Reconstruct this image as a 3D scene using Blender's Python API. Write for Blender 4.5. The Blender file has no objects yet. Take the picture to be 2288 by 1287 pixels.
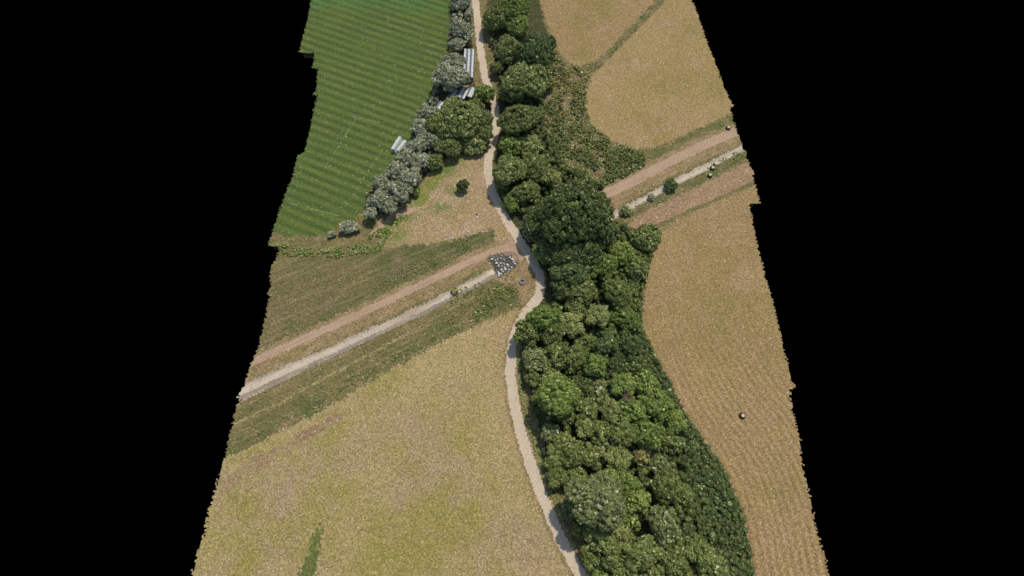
import bpy, math, random
import numpy as np
from mathutils import Vector
random.seed(7); np.random.seed(7)
R = math.radians
S = bpy.context.scene
C = S.collection
# ------------------------------------------------------------------ camera
CAM_H = 140.0; TILT = 23.7; VFOV = 60.0
cd = bpy.data.cameras.new('camera'); cam = bpy.data.objects.new('camera', cd); C.objects.link(cam)
cam.location = (0, 0, CAM_H); cam.rotation_euler = (R(TILT), 0, 0)
cd.sensor_fit = 'VERTICAL'; cd.angle = R(VFOV); cd.clip_end = 3000; cd.clip_start = 1
S.camera = cam
# ------------------------------------------------------------------ light
SUN_EL = 57.0; SUN_AZ = math.atan2(0.48, 0.88)          # azimuth from +Y towards +X
w = bpy.data.worlds.new('World'); S.world = w; w.use_nodes = True
nt = w.node_tree; bg = nt.nodes['Background']
sky = nt.nodes.new('ShaderNodeTexSky'); sky.sky_type = 'NISHITA'; sky.sun_disc = False
sky.sun_elevation = R(SUN_EL); sky.sun_rotation = SUN_AZ
nt.links.new(sky.outputs[0], bg.inputs[0]); bg.inputs[1].default_value = 0.125
ld = bpy.data.lights.new('sun', 'SUN'); ld.energy = 3.1; ld.angle = R(0.5); ld.color = (1, .945, .86)
lo = bpy.data.objects.new('sun', ld); C.objects.link(lo)
sv = Vector((math.sin(SUN_AZ)*math.cos(R(SUN_EL)), math.cos(SUN_AZ)*math.cos(R(SUN_EL)), math.sin(R(SUN_EL))))
lo.rotation_euler = sv.to_track_quat('Z', 'Y').to_euler(); lo.location = (60, 80, 200)
S.view_settings.view_transform = 'Standard'; S.view_settings.look = 'None'
S.view_settings.exposure = 0.0; S.view_settings.gamma = 1.0
S.cycles.max_bounces = 5

# ------------------------------------------------------------------ survey helpers: photo position -> place on the ground
F = 643.5/math.tan(R(VFOV/2)); ct, st = math.cos(R(TILT)), math.sin(R(TILT))
def G(px, py, z=0.0):
    a = (px-1144)/F; b = (643.5-py)/F
    d = (a, st + b*ct, -ct + b*st)
    t = (z-CAM_H)/d[2]
    return (t*d[0], t*d[1])
def depth(px, py, z=0.0):
    b = (643.5-py)/F
    return (z-CAM_H)/(-ct + b*st)
def GP(pts): return np.array([G(*p) for p in pts])
def vnoise(x, y, s, seed=0):
    rs = np.random.RandomState(seed); T = rs.rand(128, 128)
    u = x/s; v = y/s; i = np.floor(u).astype(int); j = np.floor(v).astype(int)
    fu = u-i; fv = v-j; fu = fu*fu*(3-2*fu); fv = fv*fv*(3-2*fv)
    g = lambda a, b: T[a % 128, b % 128]
    return (g(i, j)*(1-fu)+g(i+1, j)*fu)*(1-fv)+(g(i, j+1)*(1-fu)+g(i+1, j+1)*fu)*fv
def pip(x, y, P):
    ins = np.zeros(x.shape, bool); n = len(P)
    for i in range(n):
        x1, y1 = P[i]; x2, y2 = P[(i+1) % n]
        c = ((y1 > y) != (y2 > y))
        ins ^= c & (x < (x2-x1)*(y-y1)/((y2-y1) if y2 != y1 else 1e-9)+x1)
    return ins
def pdist(x, y, P):
    """distance to an open polyline, and signed side"""
    best = np.full(x.shape, 1e9); side = np.zeros(x.shape)
    for i in range(len(P)-1):
        ax, ay = P[i]; bx, by = P[i+1]; dx, dy = bx-ax, by-ay; L = dx*dx+dy*dy
        t = np.clip(((x-ax)*dx+(y-ay)*dy)/L, 0, 1)
        d = np.hypot(x-ax-t*dx, y-ay-t*dy); cr = (x-ax)*dy-(y-ay)*dx
        m = d < best; best[m] = d[m]; side[m] = np.sign(cr[m])
    return best, side
def lin(c, k=1.0):
    return tuple(k*((v/255/12.92) if v/255 <= .04045 else ((v/255+.055)/1.055)**2.4) for v in c[:3])+(1,)
def tag(o, label=None, cat=None, group=None, kind=None):
    if label: o['label'] = label
    if cat: o['category'] = cat
    if group: o['group'] = group
    if kind: o['kind'] = kind
    return o
def link(name, me, parent=None):
    o = bpy.data.objects.new(name, me); C.objects.link(o)
    if parent: o.parent = parent
    return o
def mesh(name, V, Fc, mat=None, smooth=False):
    me = bpy.data.meshes.new(name); me.from_pydata([tuple(map(float, v)) for v in V] if not isinstance(V, np.ndarray) else V.tolist(), [], Fc if not isinstance(Fc, np.ndarray) else Fc.tolist())
    if mat: me.materials.append(mat)
    if smooth: me.polygons.foreach_set('use_smooth', [True]*len(me.polygons))
    me.update(); return me

# ------------------------------------------------------------------ materials
class NT:
    def __init__(s, name):
        s.m = bpy.data.materials.new(name); s.m.use_nodes = True; s.t = s.m.node_tree; s.b = s.t.nodes['Principled BSDF']
        s.b.inputs['Specular IOR Level'].default_value = .15; s.b.inputs['Roughness'].default_value = .9
    def n(s, ty, **k):
        q = s.t.nodes.new(ty)
        for a, v in k.items(): setattr(q, a, v)
        return q
    def l(s, a, b): s.t.links.new(a, b)
    def noise(s, co, scale, detail=2, rough=.5):
        q = s.n('ShaderNodeTexNoise'); q.inputs['Scale'].default_value = scale; q.inputs['Detail'].default_value = detail
        q.inputs['Roughness'].default_value = rough; s.l(co, q.inputs['Vector']); return q.outputs['Fac']
    def rng(s, v, a, b, c=0., d=1.):
        q = s.n('ShaderNodeMapRange'); s.l(v, q.inputs[0])
        for i, x in enumerate((a, b, c, d)): q.inputs[i+1].default_value = x
        return q.outputs[0]
    def mix(s, f, a, b, mode='MIX'):
        q = s.n('ShaderNodeMix', data_type='RGBA', blend_type=mode)
        for sock, v in ((q.inputs[0], f), (q.inputs[6], a), (q.inputs[7], b)):
            if hasattr(v, 'links'): s.l(v, sock)
            else: sock.default_value = v
        return q.outputs[2]
    def mul(s, c, v):
        q = s.n('ShaderNodeVectorMath', operation='SCALE'); s.l(c, q.inputs[0])
        if hasattr(v, 'links'): s.l(v, q.inputs['Scale'])
        else: q.inputs['Scale'].default_value = v
        return q.outputs[0]
    def math(s, op, a, b=0.):
        q = s.n('ShaderNodeMath', operation=op)
        for i, v in enumerate((a, b)):
            if hasattr(v, 'links'): s.l(v, q.inputs[i])
            else: q.inputs[i].default_value = v
        return q.outputs[0]
def ground_mat(name, A, B, T=None, coarse=.07, lo=.62, hi=1.42, fs=2.4, jitter=.3, specks=0., speck=(205, 200, 150), bump=.35, rows=0., stripe=None, spot=None, streak=0.):
    k = NT(name); co = k.n('ShaderNodeTexCoord').outputs['Object']
    f1 = k.rng(k.noise(co, coarse, 4, .6), .36, .64)
    col = k.mix(f1, lin(A), lin(B))
    if T:
        at = k.n('ShaderNodeAttribute', attribute_name='tint').outputs['Fac']
        col = k.mix(at, col, lin(T))
    if spot:                                              # ragged patches of another plant or bare soil
        col = k.mix(k.rng(k.noise(co, spot[1], 5, .7), spot[2]-.05, spot[2]+.13), col, lin(spot[0]))
    if streak:                                            # growth and wear drawn out along the track
        mp = k.n('ShaderNodeMapping'); mp.inputs['Rotation'].default_value = (0, 0, -TRK); k.l(co, mp.inputs[0])
        sc_ = k.n('ShaderNodeVectorMath', operation='MULTIPLY'); k.l(mp.outputs[0], sc_.inputs[0]); sc_.inputs[1].default_value = (.05, .9, 1)
        sn = k.noise(sc_.outputs[0], 1., 4, .65)
        col = k.mul(col, k.rng(sn, .34, .66, 1-streak, 1+streak))
        col = k.mix(k.rng(sn, .52, .64, 0, .5), col, lin((140, 122, 86)))
    if stripe:
        ang, per, dk = stripe
        mp = k.n('ShaderNodeMapping'); mp.inputs['Rotation'].default_value = (0, 0, -ang); k.l(co, mp.inputs[0])
        sx = k.n('ShaderNodeSeparateXYZ'); k.l(mp.outputs[0], sx.inputs[0])
        yy = k.math('ADD', k.math('MULTIPLY', sx.outputs[1], 2*math.pi/per), k.rng(k.noise(co, .09, 3), 0, 1, -.55, .55))
        s_ = k.rng(k.math('SINE', yy), -.75, .75)
        s_ = k.math('MULTIPLY', s_, k.rng(k.noise(co, .05, 3), .3, .55, .55, 1.))
        col = k.mix(s_, col, lin(dk))
    fine = k.rng(k.noise(co, fs, 3, .75), .3, .7, lo, hi)
    v = k.n('ShaderNodeTexVoronoi'); v.inputs['Scale'].default_value = 3.3; k.l(co, v.inputs['Vector'])
    vs = k.n('ShaderNodeSeparateColor'); k.l(v.outputs['Color'], vs.inputs[0])
    fine = k.math('MULTIPLY', fine, k.rng(vs.outputs[0], 0, 1, 1-jitter, 1+jitter))
    if rows:
        ra = k.n('ShaderNodeAttribute', attribute_name='rows').outputs['Fac']
        wv = k.math('SINE', k.math('ADD', k.math('MULTIPLY', ra, 2*math.pi/1.9), k.rng(k.noise(co, .12, 2), 0, 1, -.9, .9)))
        sy = k.n('ShaderNodeSeparateXYZ'); k.l(co, sy.inputs[0])
        am = k.math('MULTIPLY', k.rng(k.noise(co, .035, 2), .35, .6, .4, 1), k.rng(sy.outputs[1], 20., 55., 1.4, .1))
        fine = k.math('MULTIPLY', fine, k.math('ADD', 1.0, k.math('MULTIPLY', k.math('MULTIPLY', wv, am), rows)))
    col = k.mul(col, fine)
    hu = k.rng(vs.outputs[1], 0, 1, 0, .35)
    col = k.mix(hu, col, k.mix(1., col, (1.12, .96, .86, 1), 'MULTIPLY'))
    if specks:
        col = k.mix(k.math('GREATER_THAN', vs.outputs[2], 1-specks), col, lin(speck))
    k.l(col, k.b.inputs['Base Color'])
    if bump:
        bp = k.n('ShaderNodeBump'); bp.inputs['Strength'].default_value = bump; bp.inputs['Distance'].default_value = .25
        k.l(k.noise(co, 2.2, 3, .7), bp.inputs['Height']); k.l(bp.outputs[0], k.b.inputs['Normal'])
    return k.m
LEAFK = 1.36
def leaf_mat(name, A, B, D=None, light=None, lw=.04):
    if 'grey' not in name: A, B, D = [tuple((c[0]*1.02, c[1], c[2]*.9)) for c in (A, B, D)]
    """foliage: every leaf clump its own tone, slow drift over the crown and from tree to tree"""
    k = NT(name); ge = k.n('ShaderNodeNewGeometry'); r = ge.outputs['Random Per Island']
    oi = k.n('ShaderNodeObjectInfo').outputs['Random']
    co = k.n('ShaderNodeTexCoord').outputs['Object']
    n = k.rng(k.noise(co, .9, 2, .6), .3, .7)
    col = k.mix(n, lin(A, LEAFK), lin(B, LEAFK))
    if D: col = k.mix(k.math('MULTIPLY', oi, .45), col, lin(D, LEAFK))
    col = k.mul(col, k.rng(r, 0, 1, .62, 1.5))
    r2 = k.math('FRACT', k.math('MULTIPLY', r, 37.7))
    if light: col = k.mix(k.math('GREATER_THAN', r2, 1-lw), col, lin(light))
    col = k.mul(col, k.rng(oi, 0, 1, .84, 1.16))
    k.l(col, k.b.inputs['Base Color'])
    k.b.inputs['Roughness'].default_value = .55; k.b.inputs['Specular IOR Level'].default_value = .25
    return k.m
def flat_mat(name, A, B=None, rough=.7, metal=0., sc=2.):
    k = NT(name); co = k.n('ShaderNodeTexCoord').outputs['Object']
    B = B or tuple(v*.8 for v in A)
    col = k.mix(k.rng(k.noise(co, sc, 4, .65), .3, .7), lin(A), lin(B)); k.l(col, k.b.inputs['Base Color'])
    k.b.inputs['Roughness'].default_value = rough; k.b.inputs['Metallic'].default_value = metal
    return k.m

g0, g1 = G(700, 400), G(900, 447); stripe_ang = R(-24)
stripe_per = 3.3
t0, t1 = G(567, 808), G(1040, 590); TRK = math.atan2(t1[1]-t0[1], t1[0]-t0[0])
M = {
 'sports_field': ground_mat('mown grass', (94, 108, 50), (88, 102, 50), (80, 112, 55), lo=.72, hi=1.28, fs=1.6, jitter=.2, specks=.006, speck=(150, 162, 112), bump=.12, stripe=(stripe_ang, stripe_per, (70, 87, 43)), spot=((104, 110, 60), .05, .56)),
 'stubble_field': ground_mat('dry stubble with regrowth', (160, 142, 100), (153, 136, 90), (140, 130, 72), coarse=.045, lo=.6, hi=1.42, specks=.012, speck=(190, 172, 126), spot=((154, 134, 103), .04, .52)),
 'fresh_grass': ground_mat('fresh light green grass', (124, 126, 66), (112, 118, 60), (98, 110, 54), coarse=.2, specks=.01, spot=((150, 132, 88), .2, .56)),
 'stubble_rows': ground_mat('straw coloured stubble in rows', (149, 127, 87), (139, 118, 77), (131, 117, 69), coarse=.05, lo=.6, hi=1.42, rows=.14, specks=.014, speck=(184, 162, 122), spot=((154, 128, 94), .05, .54)),
 'stubble_far': ground_mat('far tan stubble', (152, 131, 88), (145, 125, 79), (134, 121, 71), coarse=.05, lo=.58, hi=1.44, specks=.014, speck=(188, 166, 124), spot=((156, 132, 98), .06, .54)),
 'dry_meadow': ground_mat('dry trampled grass', (158, 136, 102), (150, 131, 90), (110, 118, 64), coarse=.09, lo=.62, hi=1.4, specks=.01, spot=((166, 142, 114), .12, .53)),
 'rough_meadow': ground_mat('dull olive meadow', (113, 104, 68), (102, 98, 61), (92, 96, 56), coarse=.1, lo=.58, hi=1.45, specks=.008, speck=(160, 156, 110), spot=((120, 106, 78), .12, .56), streak=.08),
 'verge_grass': ground_mat('roadside grass', (119, 109, 69), (105, 101, 61), (93, 97, 55), coarse=.15, specks=.01, speck=(170, 164, 120), spot=((132, 116, 82), .2, .54), streak=.12),
 'dry_verge': ground_mat('straw brown dry grass', (150, 129, 96), (136, 117, 81), (112, 106, 60), coarse=.18, specks=.012, speck=(186, 164, 120), spot=((122, 110, 70), .3, .53), streak=.12),
 'woodland_floor': ground_mat('leaf litter and ivy', (84, 82, 52), (66, 72, 42), (96, 92, 54), coarse=.2, spot=((96, 86, 60), .3, .6)),
 'scrub_floor': ground_mat('scrubby ground', (102, 104, 62), (116, 110, 72), (84, 94, 52), coarse=.12, lo=.5, hi=1.5, specks=.03, spot=((136, 116, 86), .15, .52)),
 'ploughed_strip': ground_mat('bare brown headland', (156, 128, 101), (145, 120, 90), (128, 116, 70), coarse=.2, specks=.008, streak=.1),
 'worn_headland': ground_mat('worn brownish field edge', (146, 122, 94), (136, 114, 84), None, coarse=.1, specks=.008, streak=.1, spot=((150, 136, 94), .12, .5)),
 'gravel_path': ground_mat('pale gravel', (198, 183, 158), (190, 174, 149), None, lo=.86, hi=1.12, jitter=.07, bump=.1, spot=((160, 144, 116), .5, .62)),
 'dirt_track': ground_mat('reddish packed dirt', (176, 150, 125), (167, 141, 116), (170, 146, 114), coarse=.12, lo=.8, hi=1.18, jitter=.12, bump=.15, streak=.07),
 'channel_lining': ground_mat('pale concrete lining', (198, 184, 161), (186, 172, 149), (150, 138, 110), coarse=.15, lo=.88, hi=1.1, jitter=.07, bump=.1, spot=((150, 136, 108), .5, .6), streak=.04),
 'channel_invert': ground_mat('darker grey concrete', (148, 137, 124), (130, 121, 109), (150, 138, 110), coarse=.2, lo=.82, hi=1.18, jitter=.1, bump=.1, spot=((166, 154, 134), .6, .58), streak=.08),  # darker grey band along the southern side of the lining
 'rock_hollow': ground_mat('dark ground between rocks', (96, 92, 82), (78, 76, 68), None, lo=.6, hi=1.4),  # darker ground colour in the gaps of the rock pile
 'worn_grass_line': ground_mat('worn straw coloured line', (164, 146, 102), (136, 124, 82), None, bump=.2, spot=((112, 106, 66), .4, .5)),
 'grass_strip': ground_mat('lush green strip', (104, 110, 60), (96, 103, 55), (70, 88, 42), coarse=.2, lo=.66, hi=1.3),
}
# ------------------------------------------------------------------ the ground: one surveyed sheet, split into what grows on it
OUT_L = [(640,-260),(712,-60),(695,0),(688,40),(676,90),(668,117),(702,119),(702,135),(696,152),(711,153),(706,200),(698,211),(709,212),(703,240),(690,300),(680,340),(665,346),(655,390),(640,430),(628,460),(612,510),(603,535),(599,549),(620,549),(625,553),(622,565),(610,590),(603,610),(605,640),(597,655),(603,660),(597,690),(582,760),(567,800),(553,840),(545,862),(530,885),(537,896),(528,905),(520,950),(510,985),(500,1025),(490,1060),(482,1090),(470,1130),(462,1165),(455,1180),(460,1182),(452,1205),(440,1240),(428,1287),(412,1350),(370,1520)]
OUT_R = [(1490,-260),(1520,-60),(1545,0),(1552,15),(1565,50),(1578,90),(1592,125),(1605,160),(1618,195),(1632,225),(1640,237),(1632,241),(1637,262),(1645,290),(1655,318),(1663,330),(1667,350),(1680,380),(1685,386),(1680,392),(1690,420),(1697,453),(1675,455),(1680,480),(1682,500),(1690,540),(1700,575),(1710,620),(1725,665),(1740,730),(1750,780),(1762,820),(1765,845),(1778,860),(1776,866),(1763,867),(1770,910),(1780,950),(1787,980),(1791,1001),(1787,1003),(1795,1045),(1805,1090),(1812,1120),(1820,1160),(1832,1210),(1845,1250),(1852,1287),(1862,1350),(1900,1520)]
OUTLINE = GP(OUT_L+OUT_R[::-1])
WOOD_E = [(1450,505),(1472,520),(1462,550),(1448,595),(1436,650),(1432,700),(1436,755),(1460,800),(1490,850),(1510,890),(1535,935),(1562,975),(1595,1020),(1625,1075),(1645,1125),(1660,1180),(1670,1230),(1678,1287),(1686,1350),(1710,1520)]
PATH = [(1055,-260),(1057,-60),(1062,0),(1068,60),(1075,120),(1083,170),(1095,200),(1106,240),(1109,285),(1101,318),(1093,345),(1090,385),(1100,430),(1118,465),(1133,495),(1150,520),(1165,545),(1185,575),(1205,610),(1209,640),(1202,665),(1183,690),(1163,720),(1149,750),(1141,790),(1141,840),(1148,900),(1162,960),(1180,1020),(1200,1080),(1225,1140),(1250,1200),(1275,1245),(1298,1287),(1330,1350),(1400,1520)]
TRACK_L = [(470,855),(567,808),(700,748),(850,680),(950,632),(1040,590),(1100,562),(1165,548)]
TRACK_R = [(1180,520),(1240,485),(1345,437),(1400,412),(1480,370),(1560,330),(1640,295),(1720,258)]
CH_L = [(480,905),(545,876),(640,832),(800,758),(950,688),(1060,632),(1108,604)]
CH_R = [(1300,512),(1372,481),(1450,440),(1500,412),(1560,382),(1610,357),(1660,330),(1740,290)]
NCELL = .4
xs = np.arange(-92, 92, NCELL); ys = np.arange(-40, 262, NCELL)
cx, cy = np.meshgrid(xs+NCELL/2, ys+NCELL/2, indexing='ij')
jx = cx+(np.random.rand(*cx.shape)-.5)*1.1+(vnoise(cx, cy, 1.8, 1)-.5)*1.2
jy = cy+(np.random.rand(*cx.shape)-.5)*1.1+(vnoise(cx, cy, 1.8, 2)-.5)*1.2
sx_, sy_ = cx+(jx-cx)*.22, cy+(jy-cy)*.22
ZN = ['verge_grass']; zone = np.zeros(cx.shape, int)
def put(name, mask):
    if name not in ZN: ZN.append(name)
    zone[mask] = ZN.index(name)
def poly(name, pts, soft=True):
    P = GP(pts); put(name, pip(jx if soft else sx_, jy if soft else sy_, P))
poly('sports_field', [(300,-260),(1015,-260),(1012,0),(1005,60),(1000,110),(985,130),(972,170),(975,195),(1010,200),(985,232),(955,240),(935,260),(925,300),(885,350),(855,385),(825,420),(812,470),(795,492),(760,500),(735,522),(700,530),(640,524),(560,512)])
poly('rough_meadow', [(400,555),(620,560),(740,572),(850,556),(1000,542),(1100,508),(1114,528),(1065,560),(900,640),(700,735),(500,830)])
poly('dry_meadow', [(1000,350),(1085,335),(1090,400),(1095,440),(1130,490),(1158,540),(1112,548),(1104,510),(1000,540),(852,552),(835,515),(880,470),(945,395)])
poly('fresh_grass', [(838,556),(862,524),(900,482),(925,455),(940,415),(962,395),(985,385),(992,398),(965,430),(945,462),(915,488),(890,515),(860,548)])
# verges of the red track
tl = GP(TRACK_L); tr = GP(TRACK_R); cl = GP(CH_L); cr = GP(CH_R); pth = GP(PATH)
dtl, _ = pdist(jx, jy, tl); dtr, _ = pdist(jx, jy, tr); dcl, scl = pdist(sx_, sy_, cl); dcr, scr = pdist(sx_, sy_, cr); dp, sp = pdist(sx_, sy_, pth)
put('dry_verge', (dtl < 2.6))
poly('dry_verge', [(520,848),(700,770),(960,650),(1090,585),(1130,560),(1160,575),(1200,600),(1196,660),(1170,690),(1150,640),(1100,625),(1090,592),(960,665),(800,740),(545,862)])
poly('stubble_field', [(380,1080),(500,1027),(600,978),(700,928),(830,850),(1000,757),(1150,690),(1180,690),(1160,720),(1141,790),(1141,840),(1148,900),(1162,960),(1180,1020),(1200,1080),(1225,1140),(1250,1200),(1275,1245),(1298,1287),(1330,1350),(1400,1520),(300,1520)])
poly('worn_headland', [(485,1085),(560,1028),(640,985),(700,950),(770,915),(775,930),(700,978),(620,1025),(540,1078),(475,1130)])
poly('grass_strip', [(716,1163),(719,1200),(710,1240),(702,1287),(690,1330),(640,1340),(664,1287),(690,1225),(706,1190)])
# right-hand side
poly('scrub_floor', [(1180,-260),(1205,0),(1225,80),(1270,140),(1320,150),(1310,230),(1330,280),(1440,335),(1440,370),(1345,425),(1180,520),(1120,420),(1110,320),(1150,100),(1110,-260)])
poly('stubble_rows', [(1180,-260),(1207,0),(1225,60),(1245,108),(1268,138),(1300,148),(1338,130),(1375,95),(1400,68),(1465,-2),(1600,-260)])
poly('stubble_field2', [(1700,-260),(1490,-2),(1450,40),(1400,92),(1360,132),(1330,162),(1312,200),(1308,240),(1322,278),(1370,315),(1430,333),(1485,325),(1560,287),(1640,250),(1700,225)])
poly('verge_grass', [(1445,345),(1490,328),(1640,255),(1720,222),(1720,245),(1640,278),(1470,365),(1440,372)])
put('dry_verge', (dtr < 3.6) & (cx > G(1345, 437)[0]))
poly('dry_verge', [(1345,455),(1480,392),(1650,310),(1720,280),(1720,292),(1660,318),(1480,405),(1370,465)])
poly('ploughed_strip', [(1378,520),(1440,474),(1500,445),(1600,398),(1690,352),(1760,330),(1760,375),(1690,405),(1600,445),(1500,490),(1400,530)])
poly('verge_grass', [(1370,500),(1440,474),(1500,445),(1600,398),(1690,350),(1720,330),(1660,340),(1500,425),(1372,492)])
poly('stubble_rows2', [(1512,492),(1600,452),(1700,405),(1900,330),(2200,1520),(1710,1520),(1686,1350),(1678,1287),(1670,1230),(1660,1180),(1645,1125),(1625,1075),(1595,1020),(1562,975),(1535,935),(1510,890),(1490,850),(1460,800),(1437,755),(1434,700),(1438,650),(1450,595),(1464,550),(1475,520)])
WOOD = [(1105,-260),(1180,-260),(1205,0),(1222,80),(1215,200),(1210,290),(1260,370),(1350,420),(1375,500),(1420,515)]+WOOD_E+[(1400,1520),(1340,1350),(1305,1270),(1262,1190),(1235,1130),(1212,1075),(1190,1010),(1172,950),(1158,890),(1152,830),(1155,760),(1170,725),(1215,665),(1222,620),(1195,575),(1160,530),(1130,470),(1100,400),(1105,330),(1120,280),(1112,200),(1085,80)]
poly('woodland_floor', WOOD)
poly('woodland_floor', [(1010,-260),(1050,-260),(1052,100),(1062,190),(1095,215),(1100,300),(1080,335),(1000,350),(960,385),(905,450),(880,470),(815,490),(815,440),(870,370),(925,300),(930,255),(975,200),(975,160),(1005,100)])
poly('dry_verge', [(1030,166),(1050,150),(1058,186),(1048,194),(1022,192)])
# verge between path and wood
wf = zone == ZN.index('woodland_floor')
put('verge_grass', (dp < 5.2) & wf & (jy < G(0, 770)[1]))
put('dry_verge', (dp < 2.6) & wf & (jy < G(0, 770)[1]))
put('verge_grass', (dp < 4.6) & wf & (jy > G(0, 190)[1])); put('dry_verge', (dp < 2.5) & wf & (jy > G(0, 190)[1]))
put('dry_verge', (dp < 2.2) & (sp > 0) & (cy < G(0, 700)[1]))
dl = GP([(505,956),(637,894),(836,786),(1065,660)]); ddl, _ = pdist(sx_, sy_, dl)
put('worn_grass_line', ddl < .28+.25*(np.random.rand(*cx.shape)-.5))
dl2 = GP([(855,545),(905,492),(935,468),(985,467)]); d2, _ = pdist(sx_, sy_, dl2)
put('worn_grass_line', d2 < .45)
dirt2 = GP([(835,520),(880,478),(945,463)]); d3, _ = pdist(jx, jy, dirt2)
put('dirt_track', d3 < .8)
# dirt track, channel, path
dtl2, _ = pdist(sx_, sy_, tl); dtr2, _ = pdist(sx_, sy_, tr)
chw = lambda x: np.interp(x, [G(550, 870)[0], G(720, 795)[0], G(900, 710)[0]], [2.4, 1.75, 1.6])
put('dirt_track', dtl2 < 1.2); put('dirt_track', (dtr2 < 1.75))
poly('dirt_track', [(1085,567),(1120,545),(1150,530),(1172,560),(1165,585),(1150,575),(1120,566)])
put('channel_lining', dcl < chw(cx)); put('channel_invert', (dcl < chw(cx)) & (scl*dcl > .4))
dh, _ = pdist(sx_, sy_, GP([(1385,522),(1440,512),(1510,486),(1600,446),(1700,402)])); put('verge_grass', (dh < .75+.5*(vnoise(cx, cy, 3, 21)-.5)) & (cx > G(1385, 522)[0]))
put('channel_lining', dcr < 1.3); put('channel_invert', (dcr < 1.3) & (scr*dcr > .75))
poly('rock_hollow', [(1092,575),(1110,568),(1148,568),(1156,590),(1140,606),(1112,620),(1108,600)])
put('gravel_path', dp < 1.42)
inside = pip(cx+(np.random.rand(*cx.shape)-.5)*.7, cy+(np.random.rand(*cx.shape)-.5)*.5, OUTLINE)
# heights at the grid corners
gx, gy = np.meshgrid(np.append(xs, xs[-1]+NCELL), np.append(ys, ys[-1]+NCELL), indexing='ij')
Z = (vnoise(gx, gy, 14, 5)-.5)*.3
rough = np.full(gx.shape, .06)
zc = np.zeros(gx.shape, int); zc[:-1, :-1] = zone
for nm, rr in (('grass_strip', .05), ('sports_field', .015), ('gravel_path', .012), ('dirt_track', .02), ('rough_meadow', .12), ('verge_grass', .13), ('scrub_floor', .25), ('woodland_floor', .2), ('channel_lining', .01), ('channel_invert', .015), ('stubble_rows2', .06), ('dry_verge', .09)):
    rough[zc == ZN.index(nm)] = rr
Z += (np.random.rand(*gx.shape)-.5)*rough*1.6
for P, wd in ((cl, chw(gx)), (cr, 1.3)):
    d, s_ = pdist(gx, gy, P)
    Z -= np.where(d < wd, .45*np.clip((wd-d)/.55, 0, 1), 0)
dr, _ = pdist(gx, gy, GP([(1105,592),(1135,585)])); Z -= np.clip(1-dr/3.6, 0, 1)**.6*1.2
fx = np.random.RandomState(3).rand(*gx.shape)
GX = gx+(fx-.5)*.2; GY = gy+(np.random.RandomState(4).rand(*gx.shape)-.5)*.2
def zat(x, y):
    i = int(round((x-xs[0])/NCELL)); j = int(round((y-ys[0])/NCELL))
    return float(Z[max(0, min(i, Z.shape[0]-1)), max(0, min(j, Z.shape[1]-1))])
# painted survey of plant cover (which plant grows where)
def blobs(L):
    t = np.zeros(gx.shape)
    for px, py, r_, a in L:
        x, y = G(px, py); rm = r_*depth(px, py)/F
        t = np.maximum(t, a*np.exp(-((gx-x)**2+(gy-y)**2)/(rm*rm)))
    return t
nz = vnoise(gx, gy, 5, 9)*.6+vnoise(gx, gy, 1.6, 10)*.4
TINT = {
 'stubble_field': blobs([(560,1100,80,.9),(640,1080,90,.9),(700,1060,90,1),(640,1180,80,.8),(560,1230,80,.9),(980,1130,130,1),(900,1230,120,1),(1010,1000,90,.8),(860,860,60,.5),(1060,1200,90,.8),(760,1100,70,.7),(850,1000,60,.5),(740,960,60,.5),(940,1050,70,.9)]),
 'stubble_rows': blobs([(1290,50,40,.9),(1300,110,30,.6),(1330,20,40,.7)]),
 'stubble_rows2': blobs([(1640,700,120,.6),(1600,600,60,.5),(1700,800,50,.5),(1560,540,40,.4),(1740,1080,40,.6),(1700,1200,50,.4)]),
 'stubble_field2': blobs([(1540,60,40,.7),(1600,200,40,.5),(1500,180,60,.4),(1450,280,40,.3)]),
 'sports_field': np.clip((gy-G(0, 35)[1])/12, 0, 1),
 'dry_meadow': blobs([(930,440,26,1),(910,480,20,1),(870,520,30,1),(1010,430,22,.8),(985,460,25,.7),(960,420,25,.9),(1000,380,22,.8),(1040,365,20,.5),(850,545,25,1)]),
 'rough_meadow': blobs([(1080,525,40,1),(1020,545,50,1),(940,575,50,.9),(860,590,40,.7),(640,790,50,.6),(740,720,40,.5),(1000,580,40,.6)]),
 'verge_grass': .75*blobs([(520,1010,30,1),(600,965,30,1),(700,915,35,1),(800,850,35,1),(900,800,35,1),(1000,735,35,1),(1080,690,35,1),(1120,660,35,1),(1140,630,25,1),(1060,620,20,.8),(950,690,15,.7),(1560,290,50,.9),(1600,270,50,.9),(1480,340,30,.8),(1600,385,28,1),(1650,355,28,1),(1550,410,28,1),(1400,500,20,.6),(1470,445,25,.9),(1500,430,20,.8)]),
}
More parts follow.
